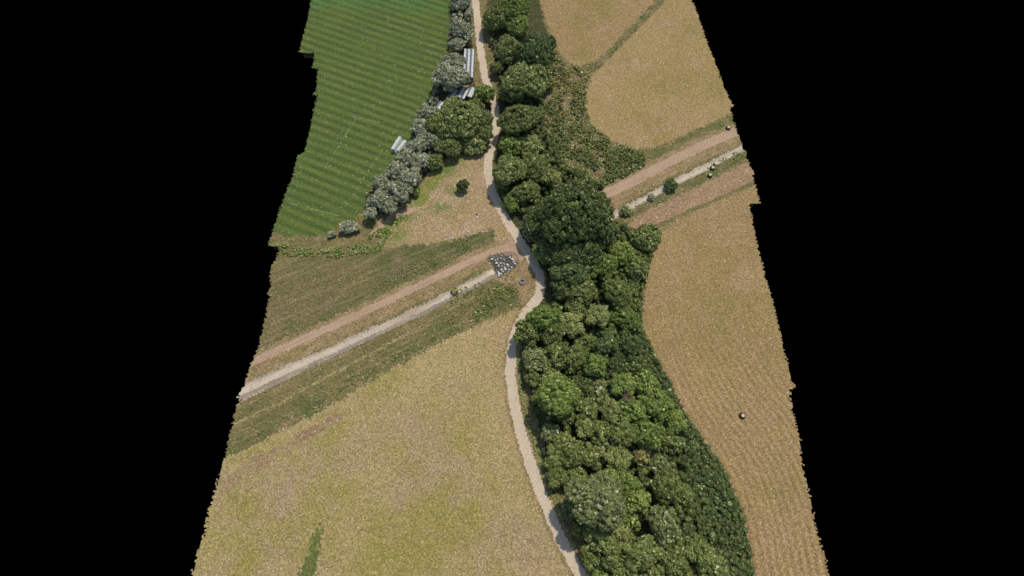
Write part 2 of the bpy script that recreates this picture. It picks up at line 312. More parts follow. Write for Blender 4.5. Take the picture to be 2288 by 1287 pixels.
for zi, nm in enumerate(ZN):
    m = inside & (zone == zi)
    if not m.any(): continue
    I, J = np.nonzero(m); W_ = gx.shape[1]
    q = np.stack([I*W_+J, (I+1)*W_+J, (I+1)*W_+J+1, I*W_+J+1], 1)
    u, inv = np.unique(q, return_inverse=True); inv = inv.reshape(q.shape)
    V = np.stack([GX.ravel()[u], GY.ravel()[u], Z.ravel()[u]], 1)
    mk = {'stubble_rows2': 'stubble_rows', 'stubble_field2': 'stubble_far', 'worn_headland': 'worn_headland'}.get(nm, nm)
    me = mesh(nm, V, inv, M[mk], smooth=nm in ('gravel_path', 'sports_field', 'channel_lining', 'channel_invert'))
    t = TINT.get(nm, blobs([])); tv = np.clip((t*1.25+(nz-.5)*1.1*(t > .05)), 0, 1)
    a = me.attributes.new('tint', 'FLOAT', 'POINT'); a.data.foreach_set('value', tv.ravel()[u].astype(np.float32))
    if nm in ('stubble_rows2', 'stubble_rows'):
        e = GP(WOOD_E if nm == 'stubble_rows2' else [(1207,0),(1245,108),(1300,148)])
        d, _ = pdist(V[:, 0], V[:, 1], e)
        a = me.attributes.new('rows', 'FLOAT', 'POINT'); a.data.foreach_set('value', d.astype(np.float32))
    o = link({'stubble_rows2': 'stubble_field_east', 'stubble_field2': 'stubble_field_far', 'stubble_rows': 'stubble_field_north'}.get(nm, nm), me)
    tag(o, kind='structure')
# soil body under the sheet
n = len(OUTLINE); c0 = OUTLINE.mean(0); inn = OUTLINE.copy()
inn[:, 0] += np.where(OUTLINE[:, 0] < 0, 1.2, -1.2)
V = [(x, y, -1.3) for x, y in inn]+[(x, y, -2.6) for x, y in inn]
o = link('soil', mesh('soil', V, [list(range(n)), list(range(2*n-1, n-1, -1))]+[[i, (i+1) % n, (i+1) % n+n, i+n] for i in range(n)], flat_mat('brown soil', (96, 78, 58)))); tag(o, kind='structure')
# pitch markings
def dashes(name, segs, wd, mat):
    V, Fc = [], []
    for (a, b, n_, fill) in segs:
        A = np.array(G(*a)); B = np.array(G(*b)); d = B-A; L = np.hypot(*d); d /= L; nn = np.array((-d[1], d[0]))
        for i in range(n_):
            if random.random() > fill: continue
            s0 = (i+.15*random.random())/n_*L; s1 = s0+L/n_*random.uniform(.25, .8)
            w1 = wd*random.uniform(.7, 1.2)/2
            for s_, sg in ((s0, -1), (s1, -1), (s1, 1), (s0, 1)):
                p = A+d*s_+nn*w1*sg; V.append((p[0], p[1], zat(*p)+.03))
            Fc.append([len(V)-4, len(V)-3, len(V)-2, len(V)-1])
    return link(name, mesh(name, V, Fc, mat))
white_chalk = flat_mat('worn white chalk', (190, 200, 160), (150, 165, 110))
o = dashes('pitch_markings', [((797,264),(745,345),26,.7),((745,345),(720,385),12,.6),((797,262),(880,281),22,.55),((640,452),(672,461),10,.8),((672,461),(720,472),12,.35),((720,473),(760,483),14,.9),((762,475),(808,405),16,.5),((808,405),(890,280),30,.35),((788,384),(818,389),8,.6),((728,316),(745,300),6,.4),((720,385),(690,425),10,.2)], .17, white_chalk)
tag(o, kind='structure')

# ------------------------------------------------------------------ foliage meshes
def icos(sub):
    import bmesh
    bm = bmesh.new(); bmesh.ops.create_icosphere(bm, subdivisions=sub, radius=1)
    v = np.array([x.co[:] for x in bm.verts]); f = np.array([[q.index for q in x.verts] for x in bm.faces]); bm.free(); return v, f
ICO1, ICOF1 = icos(1); ICO2, ICOF2 = icos(2)
def leaf_quads(P, N, s, rs):
    """one small tilted leaf clump (a bent quad) at each point, facing roughly along N"""
    n = len(P); N = N+rs.normal(0, .45, (n, 3)); N /= np.linalg.norm(N, axis=1)[:, None]
    t = np.cross(N, rs.normal(0, 1, (n, 3))); t /= np.linalg.norm(t, axis=1)[:, None]; b = np.cross(N, t)
    s = s*rs.uniform(.6, 1.3, n)[:, None]; b = b*rs.uniform(.6, 1., n)[:, None]
    q = np.stack([P-t*s-b*s*.6, P+t*s*.8-b*s, P+t*s+b*s*.8, P-t*s*.7+b*s], 1)
    q[:, 0] -= N*s*.35; q[:, 2] -= N*s*.35
    return q.reshape(-1, 3), np.arange(4*n).reshape(-1, 4)
def puffs_mesh(name, cen, rad, per, leaf, rs, mat=None, core=.8, flat=1.):
    """foliage: little domes of leaf clumps round a leafy core"""
    V, Fs, off = [], [], 0
    for (c, r) in zip(cen, rad):
        v = ICO1*(r*core)*rs.uniform(.85, 1.15, (len(ICO1), 1)); v[:, 2] *= flat
        V.append(v+c); Fs += (ICOF1+off).tolist(); off += len(v)
        n = min(110, max(4, int(per*r*r))); d = rs.normal(0, 1, (n, 3)); d[:, 2] = np.abs(d[:, 2])*1.1-.25; d /= np.linalg.norm(d, axis=1)[:, None]
        p = d*(r*rs.uniform(.82, 1.08, (n, 1))); p[:, 2] *= flat
        q, f = leaf_quads(p+c, d, leaf, rs); V.append(q); Fs += (f+off).tolist(); off += len(q)
    return mesh(name, np.concatenate(V), Fs, mat)
def crown_mesh(name, Rc, seed, squash=.75):
    """lobed crown of radius Rc about the origin"""
    rs = np.random.RandomState(seed)
    lobes = [((0, 0, .12*Rc), .66*Rc)]
    nl = int(5+Rc*.8); a0 = rs.rand()*6.28
    for i in range(nl):
        a = a0+i*6.283/nl+rs.uniform(-.3, .3); rr = rs.uniform(.42, .74)*Rc
        lobes.append(((math.cos(a)*rr, math.sin(a)*rr, rs.uniform(-.32, .16)*Rc), rs.uniform(.28, .48)*Rc))
    cen, rad = [], []
    for (lc, lr) in lobes:
        n = int(4*math.pi*lr*lr*.62/1.05)+5
        for _ in range(n):
            d = rs.normal(0, 1, 3); d[2] = abs(d[2])-.35 if rs.rand() < .85 else d[2]; d /= np.linalg.norm(d)
            p = np.array(lc)+d*lr*rs.uniform(.86, 1.0)*np.array((1, 1, .9))
            if any(np.linalg.norm((p-np.array(o[0]))) < o[1]*.72 for o in lobes if o[0] != lc): continue
            cen.append(p*np.array((1, 1, squash))); rad.append(rs.uniform(.5, .95)*min(1.15, .55+Rc*.12))
    for (lc, lr) in lobes: cen.append(np.array(lc)*np.array((1, 1, squash))); rad.append(lr*.78)
    return puffs_mesh(name, cen, rad, 44, .2, rs, core=.8)
def core_add(me_name, Rc, seed): pass
def trunk_mesh(name, H, r0, Rc, seed):
    """tapered trunk with spreading limbs"""
    rs = np.random.RandomState(seed); V, Fc = [], []
    def tube(pts, rr):
        k = 7; base = len(V)
        for p, r in zip(pts, rr):
            for i in range(k): V.append((p[0]+math.cos(i*6.283/k)*r, p[1]+math.sin(i*6.283/k)*r, p[2]))
        for j in range(len(pts)-1):
            for i in range(k):
                a = base+j*k; Fc.append([a+i, a+(i+1) % k, a+k+(i+1) % k, a+k+i])
        Fc.append([base+(len(pts)-1)*k+i for i in range(k)])
    lean = rs.normal(0, .15, 2)
    tube([(lean[0]*t*t, lean[1]*t*t, t*H*.8-.4*(t == 0)) for t in (0, .15, .5, 1)], [r0*1.5, r0, r0*.75, r0*.3])
    for i in range(6):
        a = i*1.047+rs.uniform(-.3, .3); z0 = H*rs.uniform(.35, .6); L = Rc*.6
        tube([(0, 0, z0), (math.cos(a)*L*.5, math.sin(a)*L*.5, z0+H*.12), (math.cos(a)*L, math.sin(a)*L, z0+H*.22)], [r0*.45, r0*.28, r0*.1])
    return mesh(name, V, Fc, BARK, smooth=True)
BARK = flat_mat('bark', (92, 78, 62), (66, 56, 46), sc=4)
L = {
 'mid':    leaf_mat('mid green leaves', (105, 114, 64), (83, 94, 52), (97, 105, 66), (186, 196, 134), .05),
 'dark':   leaf_mat('dark green leaves', (84, 95, 55), (62, 74, 42), (75, 86, 53), (160, 176, 118), .04),
 'bright': leaf_mat('bright green leaves', (108, 124, 62), (87, 105, 52), (112, 120, 68), (190, 202, 124), .05),
 'olive':  leaf_mat('olive green leaves', (120, 126, 76), (98, 108, 62), (110, 114, 76), (192, 194, 142), .05),
 'grey':   leaf_mat('grey green leaves', (146, 146, 112), (108, 113, 82), (126, 123, 102), (206, 210, 186), .09),
 'sage':   leaf_mat('dull sage leaves', (110, 116, 76), (85, 94, 58), (100, 108, 72), (184, 188, 146), .07),
 'yellow': leaf_mat('yellowing leaves', (142, 136, 88), (112, 116, 70), (124, 114, 80), (190, 176, 116), .05),
}
CLS = [1.2, 1.8, 2.6, 3.6, 5.0, 7.0, 9.5]; LIB = {}
def lib(rc, var):
    i = min(range(len(CLS)), key=lambda k: abs(math.log(CLS[k]/rc))); key = (i, var % (3 if i < 5 else 2))
    if key not in LIB: LIB[key] = (crown_mesh('crown', CLS[i], 100+i*10+key[1]), trunk_mesh('trunk', CLS[i]*1.5+1.2, .09+.05*CLS[i], CLS[i], 300+i))
    return LIB[key], CLS[i]
COUNT = [0]
def tree(px, py, rpx, kind, label, name='broadleaf_tree', hf=1.0, cat='tree', group=None):
    COUNT[0] += 1; v = COUNT[0]
    rc = rpx*CAM_H/F*1.1; H = (rc*1.35+2.0)*hf
    zc = max(.55*rc, H-.62*rc)
    x, y = G(px, py, zc); rc = rpx*depth(px, py, zc)/F
    (cm, tm), base = lib(rc, v)
    root = link(name, None); root.location = (x, y, zat(x, y)-.05); root.rotation_euler.z = v*2.39996
    tag(root, label, cat, group)
    s = rc/base*.98
    t = link('trunk', tm, root); hh = base*1.5+1.2; t.scale = (s, s, zc*1.05/(hh*.8))
    c = link('crown', cm, root); c.location = (0, 0, zc); c.scale = (s*(1+.14*math.sin(v*3.1)), s*(1-.1*math.sin(v*2.3)), s*(1+.08*math.sin(v*1.7)))
    if not cm.materials: cm.materials.append(L['mid'])
    c.material_slots[0].link = 'OBJECT'; c.material_slots[0].material = L[kind]
    return root
GB = 'trees of the wooded belt beside the path'; GH = 'grey-green trees along the sports field edge'
T = [
# upper belt, going down from the top of the frame
(1106,42,30,'mid','rounded green tree nearest the gravel path at the far end of the belt',1),
(1146,14,34,'bright','lighter green tree cut by the top edge of the photo',1.1),
(1160,56,28,'bright','bright green tree just north of the tall dark crown',1),
(1136,112,34,'olive','olive green tree left of the tall dark crown at the far end',1),
(1200,112,40,'dark','tall dark green crown bordering the far tan field',1.35),
(1112,150,16,'mid','small green tree by the path left of the olive crown',.9),
(1170,178,46,'mid','broad lobed green tree below the tall dark crown',1.1),
(1214,178,22,'olive','small olive tree at scrub side of the broad lobed crown',.8),
(1142,205,26,'mid','green tree close to the path where the bright shrub tree stands opposite',.9),
(1158,262,42,'mid','round green tree beside the narrowest shaded stretch of gravel path',1.1),
(1192,256,20,'mid','small tree tucked behind round tree of the shaded stretch',.8),
(1140,325,26,'bright','light green tree where the path bends away from the dry meadow',.9),
(1185,325,26,'olive','olive bushy tree in front of the mixed scrub',.7),
(1138,378,38,'mid','wide green tree overhanging the path above the lone dark bush',1.1),
(1192,372,34,'mid','green tree between path-side crown and the mixed scrub',1),
(1232,398,26,'olive','olive tree touching the upper left of the largest crown',.9),
(1120,408,15,'sage','small greyish tree hanging over the path bend',.9),
(1178,428,32,'mid','green tree left of the largest crown in upper belt',.9),
(1150,448,26,'bright','low bright tree dotted white by the path above the junction',.6),
# largest crown and neighbours
(1272,475,88,'dark','largest dark green crown where the track and channel meet the belt',1.0),
(1206,492,34,'dark','dark crown on the path side of the largest tree',1.2),
(1330,460,34,'dark','dark lobe tree at the end of red track beside the largest crown',1.3),
(1344,520,30,'dark','dark tree at the channel side below the largest crown',1.1),
(1190,525,20,'sage','greyish small tree over the junction of track and path',.9),
(1262,562,42,'dark','very dark tree shading the path south of the junction',1.1),
(1312,560,40,'dark','dark tree directly below the largest crown',1.0),
(1216,560,24,'mid','green tree leaning to the shaded path below the junction',.9),
(1392,566,34,'bright','bright low tree south of the brown headland strip',.7),
(1438,532,28,'mid','bushy tree at the corner of the eastern stubble field',.7),
(1350,592,34,'bright','bright green tree between dark belt and field corner thicket',.8),
(1424,600,28,'mid','green tree against the field edge below the corner thicket',.6),
(1272,605,36,'dark','dark green tree east of the path bend',1.0),
(1312,600,26,'olive','olive tree in mid belt beside a dark gap',1.0),
(1256,645,28,'dark','dark tree right beside the path bend',.8),
(1296,655,30,'mid','green tree in the middle of the belt level with the bend',.9),
(1380,655,40,'mid','broad green tree near the east edge level with the bend',.9),
(1336,705,26,'olive','small round olive crown standing clear in mid belt',1.2),
(1290,695,26,'mid','green tree beside the round olive crown, path side',.8),
(1396,712,34,'bright','bright tree between the round olive crown and the stubble field',.7),
# tree group that overhangs the path
(1214,708,34,'bright','lighter green crown overhanging the path, upper of the overhanging clump',1.2),
(1182,740,28,'mid','crown that reaches furthest out over the path in mid belt',1.1),
(1236,742,34,'mid','green crown at the lower side of the overhanging clump',1.0),
(1276,722,28,'olive','olive crown behind the overhanging clump',.9),
(1312,762,28,'mid','green tree below the round olive crown',.7),
(1352,765,32,'dark','dark tree in the shaded pocket of mid belt',.8),
(1404,768,30,'dark','dark tree at the east edge where stubble field starts to widen',.7),
(1196,800,30,'sage','greyish green tree beside the path just below the overhanging clump',.9),
(1240,792,32,'mid','green tree in the row below the overhanging clump',.9),
(1282,800,28,'mid','tree at the inner end of row below overhanging clump',.8),
(1188,842,22,'mid','small tree on the path side above the big yellow-green crown',.8),
(1232,838,22,'olive','olive tree touching the top of the big yellow-green crown',.8),
(1332,818,28,'bright','bright tree left of the dark eastern pocket',.9),
(1374,822,28,'dark','dark tree in the eastern pocket, inner one',.7),
(1424,820,28,'dark','dark tree in the eastern pocket, field side',.6),
(1246,882,46,'bright','big yellow-green crown alone by the path in lower belt',1.2),
(1300,868,26,'dark','dark tree wedged right of the big yellow-green crown',.7),
(1342,872,28,'sage','dull grey-green tree in the hollow of the lower belt',.6),
(1392,858,32,'bright','vivid green tree above the dead brown branches',.9),
(1446,862,30,'bright','vivid green tree at the east edge above the long dark scrub',.8),
(1312,915,26,'mid','green tree below right of the big yellow-green crown',.9),
(1366,915,28,'olive','olive tree left of the dead brown branches',.9),
(1418,918,32,'bright','vivid green tree below the dead brown branches',.9),
(1468,908,34,'bright','bright tree in the dense eastern clump, upper one',.9),
(1506,940,28,'bright','bright tree touching stubble field where a pale stone lies',.8),
(1268,928,20,'mid','small tree under the big yellow-green crown',.7),
(1228,968,22,'sage','small rounded grey-green crown close to the path in lower belt',.9),
(1262,985,20,'olive','narrow pale crown beside the small rounded grey-green one',1.0),
(1306,950,24,'olive','pale crown next to the grey gap in lower belt',.9),
(1342,968,28,'mid','green tree in the centre of the lower belt',.9),
(1388,972,32,'mid','green tree next to a dark gap in the lower belt',1.0),
(1442,968,34,'bright','bright tree in the dense eastern clump, lower one',.9),
(1496,988,26,'mid','green tree bordering the long dark scrub',.7),
(1244,1022,28,'mid','tree beside the path at the start of the lower path-side row',.7),
(1284,1018,28,'mid','tree behind the lower path-side row',.9),
(1330,1018,28,'olive','olive tree above the large sage crown',.8),
(1382,1024,30,'olive','pale tree left of the yellowing shrubs',.9),
(1434,1020,22,'yellow','yellowing tree with ochre leaves in the lower belt',.7),
(1474,1036,22,'sage','brownish grey tree beside the yellowing one',.6),
(1250,1064,28,'mid','last tree of the lower path-side row before the shaded path',.65),
(1290,1068,26,'mid','tree between path-side row and the large sage crown',.8),
(1366,1066,24,'bright','small bright crown peeping above the large sage crown',.9),
(1402,1084,28,'bright','vivid green tree right of the large sage crown',1.0),
(1426,1118,28,'bright','vivid green columns of leaves between the two sage crowns',1.0),
(1394,1148,24,'bright','vivid green tree at the foot of the large sage crown',.8),
(1492,1088,38,'mid','broad green tree beside the long dark scrub, lower belt',.9),
(1530,1106,22,'mid','smaller green tree at the scrub side of the broad one',.6),
(1336,1116,58,'sage','large sage coloured crown nearest the shaded path',1.15),
(1278,1136,24,'sage','small sage crown jutting over the path verge',.9),
(1482,1172,36,'sage','round sage crown alone in the dark pocket at the bottom',1.1),
(1340,1198,30,'mid','green tree directly below the large sage crown',1.0),
(1296,1182,20,'mid','small tree in the shade by the grey shadowed path',.6),
(1384,1196,26,'olive','olive tree between the two bottom sage crowns',.8),
(1324,1244,28,'mid','green tree near the path at the bottom edge',.7),
(1374,1244,32,'mid','green tree second from the path at the bottom edge',.9),
(1436,1240,36,'mid','tall rounded crown below the round sage one',1.15),
(1530,1204,30,'dark','dark tree right of the round sage crown',.8),
(1562,1236,36,'mid','wide tree near the scrub in the bottom right of the belt',1.0),
(1506,1256,34,'mid','tree between the tall rounded crown and the wide bottom one',1.0),
(1600,1268,30,'mid','last tree before the dark scrub at the bottom edge',.9),
(1400,1292,34,'mid','crown cut by the bottom edge, third from the path',.9),
(1464,1296,34,'olive','olive crown cut by the bottom edge in mid belt',.9),
(1548,1300,34,'mid','crown cut by the bottom edge under the wide tree',.9),
(1345,1292,24,'bright','bright crown cut by the bottom edge nearest the path',.7),
(1620,1306,24,'mid','crown mostly below the bottom edge beside the scrub',.8),
# left side group between field and path
(1082,208,25,'bright','bright green tree beside the path below the white metal roofs',.9),
(1034,262,46,'mid','large green tree filling the corner between field and path',1.0),
(1058,238,24,'olive','olive crown on the far side of the large corner tree, by the bright one',1.05),
(1012,238,24,'mid','green crown just below the middle striped shed roof',1.05),
(1078,296,24,'mid','green crown leaning over the path below the large corner tree',.9),
(984,318,24,'olive','olive crown where green corner trees meet the grey hedge',.8),
(1070,268,32,'mid','green crown at the path side of the large corner tree',1.0),
(990,278,34,'mid','green crown at field side of the large corner tree',1.0),
(1008,325,28,'mid','green tree under the large corner tree facing the dry meadow',.8),
(1060,318,26,'olive','olive tree over the dry meadow corner by the path',.7),
(972,362,22,'mid','green tree at the meadow side of the grey hedge',.7),
]
for p in T: tree(p[0], p[1], p[2], p[3], p[4], hf=p[5], group=GB)
W = [
(1030,4,20,'grey tree at the top edge between field and path'),
(1028,62,26,'rounded purplish grey tree standing out of the strip by the path'),
(1022,98,18,'grey tree just above the upper metal roof'),
(1048,34,13,'small grey tree at the path side of the top strip'),
(1046,78,13,'small grey tree beside the path above the metal roof'),
(1013,137,28,'grey tree overlapping the upper metal roof'),
(1006,168,34,'broad grey-green tree beside the field above lower metal roofs'),
(962,252,22,'grey tree below the smallest metal roof'),
(942,284,24,'pale grey tree second below the smallest metal roof'),
(962,310,24,'grey tree against the large green corner tree'),
(930,324,22,'grey tree just right of the upper white goal'),
(912,352,24,'pale grey tree below the white goals'),
(940,358,20,'grey tree meadow side, below the goals'),
(884,380,24,'grey tree bulging toward the striped field, mid hedge'),
(914,396,24,'grey tree meadow side in mid hedge'),
(852,408,22,'grey tree bulging toward striped field, lower hedge'),
(884,428,26,'widest grey tree of the lower hedge'),
(846,446,22,'light grey-green tree near the hedge foot'),
(870,462,18,'grey tree at the bare dirt edge of the hedge foot'),
(828,474,15,'last grey tree at the hedge foot'),
(904,420,16,'small grey tree beside the yellow-green shrub'),
]
for x, y, r_, lb in W: tree(x, y, r_, 'grey', lb, name='willow_tree', hf=.95, group=GH)
tree(1033,414,15,'dark','lone dark green bush standing in dry trampled meadow', name='lone_bush', cat='bush', hf=.75)
tree(777,506,16,'grey','grey-green shrub by the lower corner of the sports field', name='shrub', cat='shrub', hf=.6)
tree(793,508,10,'grey','pointed grey shrub joined to larger one at field corner', name='shrub', cat='shrub', hf=.6)
tree(742,523,8,'grey','tiny round grey shrub left of the field corner shrubs', name='shrub', cat='shrub', hf=.5)
tree(928,428,10,'bright','small yellow-green shrub at the foot of the grey hedge', name='shrub', cat='shrub', hf=.6)
tree(1500,413,15,'dark','dark green bush growing in the eastern concrete channel', name='shrub', cat='shrub', hf=.6)
tree(1456,440,8,'grey','pale speckled shrub beside the eastern channel', name='shrub', cat='shrub', hf=.4)
tree(1398,472,12,'sage','grey-green shrub at the channel end by the largest crown', name='shrub', cat='shrub', hf=.4)
tree(1016,648,8,'yellow','brown tuft growing from the western channel edge', name='shrub', cat='shrub', hf=.4)

# ------------------------------------------------------------------ ground cover (nobody could count it)
def scatter(name, pts, n, rpx, hz, kinds, seed, label, leaf=.16, per=55, flat=.7, gap=2.2, dens=None):
    rs = np.random.RandomState(seed); P = GP(pts); lo_, hi_ = P.min(0), P.max(0); c = []
    while len(c) < n:
        q = rs.uniform(lo_, hi_, (n*2, 2)); m = pip(q[:, 0], q[:, 1], P) & pip(q[:, 0], q[:, 1], OUTLINE)
        dd, _ = pdist(q[:, 0], q[:, 1], pth); m &= dd > gap
        if dens: m &= vnoise(q[:, 0], q[:, 1], dens[0], seed) > dens[1]
        c += q[m].tolist()
    c = c[:n]; rad = rs.uniform(rpx[0], rpx[1], n)
    cen = [np.array((x, y, zat(x, y)+rs.uniform(hz[0], hz[1]))) for x, y in c]
    o = link(name, puffs_mesh(name, cen, rad, per, leaf, rs, L[kinds], flat=flat)); tag(o, label, 'undergrowth', kind='stuff'); return o
scatter('woodland_saplings', [(1110,400),(1210,330),(1260,370),(1350,430),(1370,500),(1420,520),(1440,540),(1420,640),(1410,760),(1440,860),(1500,950),(1480,1010),(1520,1120),(1560,1200),(1600,1300),(1560,1500),(1340,1400),(1262,1190),(1212,1075),(1172,950),(1152,830),(1170,725),(1222,620),(1160,530)], 800, (.6, 1.2), (.8, 2.8), 'mid', 31, 'young saplings filling the gaps between the trees of the belt', gap=5.4)
scatter('woodland_undergrowth', WOOD[4:], 2400, (.5, 1.2), (.1, 2.2), 'dark', 11, 'dark undergrowth below the trees of the belt', gap=4.6)
scatter('field_edge_scrub', [(1400,745),(1436,740),(1462,800),(1492,850),(1512,890),(1530,935)]+WOOD_E[11:]+[(1560,1520),(1590,1287),(1585,1210),(1540,1150),(1535,1070),(1520,1000),(1490,920),(1450,850)], 2900, (.45, .85), (.3, 1.7), 'dark', 12, 'low dark scrub along the eastern stubble field')
scatter('mixed_scrub', [(1215,80),(1260,140),(1320,160),(1305,235),(1330,285),(1400,330),(1440,345),(1440,372),(1350,418),(1260,395),(1210,320),(1205,200)], 950, (.28, .75), (-.15, .4), 'mid', 13, 'mixed green scrub with dry stalks beside the far field', dens=(4, .35))
scatter('dry_scrub', [(1240,150),(1320,160),(1305,235),(1330,285),(1380,330),(1360,380),(1290,330),(1250,250)], 420, (.25, .5), (.0, .5), 'yellow', 14, 'dry ochre weeds among the green scrub', dens=(3, .45))
scatter('green_scrub', [(1205,220),(1260,260),(1330,300),(1420,340),(1440,372),(1350,418),(1260,400),(1210,330)], 500, (.3, .7), (.0, .6), 'mid', 15, 'green bushes in the scrub above the red track', dens=(4, .45))
scatter('field_corner_thicket', [(1375,540),(1420,512),(1455,502),(1475,520),(1460,555),(1445,600),(1434,660),(1434,750),(1400,780),(1350,700),(1370,620)], 700, (.4, .9), (.2, 1.5), 'mid', 16, 'dense green thicket in the corner of the stubble field')
scatter('bramble_strip', [(600,548),(640,545),(720,560),(800,545),(860,540),(850,560),(760,575),(640,572)], 320, (.2, .55), (0, .3), 'olive', 17, 'yellow-green bramble strip below the sports field', dens=(2.5, .35))
scatter('bramble_strip_green', [(600,548),(640,545),(720,560),(800,545),(880,490),(910,480),(860,540),(850,560),(760,575),(640,572)], 260, (.2, .5), (0, .25), 'bright', 18, 'fresh green brambles between field and meadow', dens=(2.5, .4))
scatter('hedge_understorey', [(1010,-200),(1050,-200),(1052,60),(1050,105),(1003,108),(1010,60)], 620, (.4, .95), (.4, 2.6), 'grey', 19, 'grey leafy understorey of the strip beside the path')
scatter('hedge_undergrowth', [(972,200),(1000,235),(1095,250),(1098,310),(1080,330),(1000,350),(960,385),(905,440),(880,465),(820,488),(818,440),(870,375),(925,305),(930,260)], 900, (.4, .9), (.1, 1.8), 'grey', 20, 'undergrowth at the foot of the hedge trees')
scatter('verge_weeds', [(1000,650),(1150,610),(1160,650),(1130,690),(1000,750),(830,845),(700,920),(600,970),(520,1010),(530,985),(700,895),(900,780),(1010,700)], 520, (.12, .34), (0, .12), 'mid', 21, 'green weeds along the verge of the big tan field', leaf=.12, dens=(4, .42))
scatter('verge_nettles', [(1095,650),(1110,635),(1140,632),(1150,650),(1130,665),(1085,700),(1080,720),(1050,722),(1055,705)], 90, (.25, .6), (0, .25), 'mid', 32, 'low green nettles in the verge west of the path bend', leaf=.14, dens=(3, .35))
scatter('meadow_weeds', [(1000,545),(1100,512),(1112,530),(1050,562),(900,625),(780,680),(900,600)], 260, (.12, .3), (0, .1), 'dark', 22, 'dark weeds in the olive meadow', leaf=.12, dens=(4, .4))
scatter('hedgerow_strip', [(1465,-2),(1490,-2),(1450,40),(1400,92),(1360,132),(1330,160),(1300,152),(1340,130),(1400,68)], 170, (.18, .36), (-.1, .15), 'olive', 23, 'low olive hedgerow between the two far fields', dens=(3, .5))
scatter('path_side_weeds', [(1160,760),(1165,830),(1172,900),(1190,960),(1208,1010),(1225,1075),(1245,1130),(1270,1190),(1310,1265),(1340,1350),(1330,1350),(1300,1260),(1262,1190),(1210,1075),(1185,1000),(1166,940),(1155,850),(1153,770)], 420, (.15, .45), (0, .2), 'olive', 24, 'weeds along the wood side of the path', leaf=.13)
scatter('channel_reeds', [(1400,470),(1480,425),(1560,385),(1655,330),(1668,345),(1560,398),(1480,440),(1400,490)], 130, (.12, .32), (0, .15), 'olive', 25, 'pale weeds growing in the eastern channel', leaf=.12, dens=(2.5, .5))
scatter('track_top_verge', [(1085,0),(1110,60),(1112,150),(1098,180),(1090,130),(1078,40)], 90, (.15, .4), (0, .15), 'olive', 26, 'olive weeds on the path verge in the far belt', leaf=.13)

# ------------------------------------------------------------------ rocks
def rock_mesh(name, seed, mat):
    rs = np.random.RandomState(seed); v = ICO2.copy()
    for _ in range(9):                                       # chop flat facets
        d = rs.normal(0, 1, 3); d /= np.linalg.norm(d); k = rs.uniform(.55, .85); h = v@d; v -= np.outer(np.maximum(h-k, 0), d)
    v *= np.array((rs.uniform(.8, 1.2), rs.uniform(.7, 1), rs.uniform(.6, .85)))
    return mesh(name, v, ICOF2, mat)
RW = flat_mat('white limestone', (236, 234, 226), (196, 194, 188), sc=1.5); RG = flat_mat('grey stone', (140, 138, 134), (92, 92, 92), sc=1.5); RY = flat_mat('pale cream stone', (214, 206, 168), (180, 170, 128), sc=2)
rw = [rock_mesh('boulder', 40+i, RW) for i in range(4)]; rg = [rock_mesh('boulder', 50+i, RG) for i in range(3)]; ry = [rock_mesh('stone', 60+i, RY) for i in range(3)]
def rock(px, py, r_, me, name, label, cat, group=None, dz=0):
    x, y = G(px, py); o = link(name, me); o.location = (x, y, zat(x, y)+r_*.25+dz); o.scale = (r_, r_, r_); o.rotation_euler = (random.random(), random.random(), random.random()*6)
    tag(o, label, cat, group); return o
RIP = [(1094,580),(1099,577),(1104,574),(1112,577),(1116,574),(1121,576),(1094,587),(1107,580),(1131,571),(1139,574),(1144,578),(1125,585),(1128,591),(1133,588),(1122,592),(1137,592),(1142,589),(1147,584),(1150,582),(1151,588),(1133,597),(1127,597),(1130,601),(1124,605),(1119,608),(1115,611),(1113,606),(1120,600),(1117,594),(1114,590),(1119,586),(1110,585),(1136,581),(1127,579),(1143,595),(1138,601),(1128,607),(1120,613),(1114,616)]
for i, (x, y) in enumerate(RIP):
    wh = (i*7) % 4 > 0
    rock(x+random.uniform(-1, 1), y+random.uniform(-1, 1), random.uniform(.28, .5), (rw if wh else rg)[i % 3], 'boulder',
         'white angular boulder among the rock pile at the channel end' if wh else 'grey boulder among the rock pile at the channel end', 'boulder', 'white boulders heaped at the channel end' if wh else 'grey boulders heaped at the channel end')
for i, (x, y) in enumerate([(726,803),(712,808),(683,821),(648,833),(630,849),(586,872),(578,876),(572,880),(566,883),(557,887),(546,892),(808,768),(852,744),(925,700),(942,692),(957,688)]):
    rock(x, y, random.uniform(.22, .36), ry[i % 3], 'stone', 'pale cream stone lying on the southern lip of the western channel', 'stone', 'pale stones along the western channel')
for i, (x, y) in enumerate([(1022,527),(1026,526),(1031,524),(1035,522),(1040,520),(1045,518),(1049,516),(1012,531),(1005,534)]):
    rock(x, y, random.uniform(.2, .34), rw[i % 4], 'stone', 'pale stone in the short row at the meadow corner above the red track', 'stone', 'row of pale stones at the meadow corner')
for x, y, lb in [(1257,271,'white stone in the mixed scrub below the far field'),(1510,913,'white stone at the edge of the eastern stubble field by the bright trees'),(1628,1088,'cream stone at the stubble field edge of the long dark scrub'),(1512,493,'white stone at the top corner of the eastern stubble field'),(1425,348,'white stone below the rounded far field'),(1141,682,'pale stone beside the path west of the overhanging clump'),(1178,684,'pale stone on grass right at the narrowing path'),(1563,376,'cream stone lying in the eastern channel'),(1543,391,'yellowish stone on the bank of the eastern channel')]:
    rock(x, y, .38, rw[1] if 'white' in lb else ry[0], 'stone', lb, 'stone')
rock(1065,479,.5,rg[0],'boulder','upper of two grey-pink stones in the dry meadow near the path','boulder')
rock(1066,487,.45,rw[2],'boulder','lower pale stone of two in the dry meadow near the path','boulder')

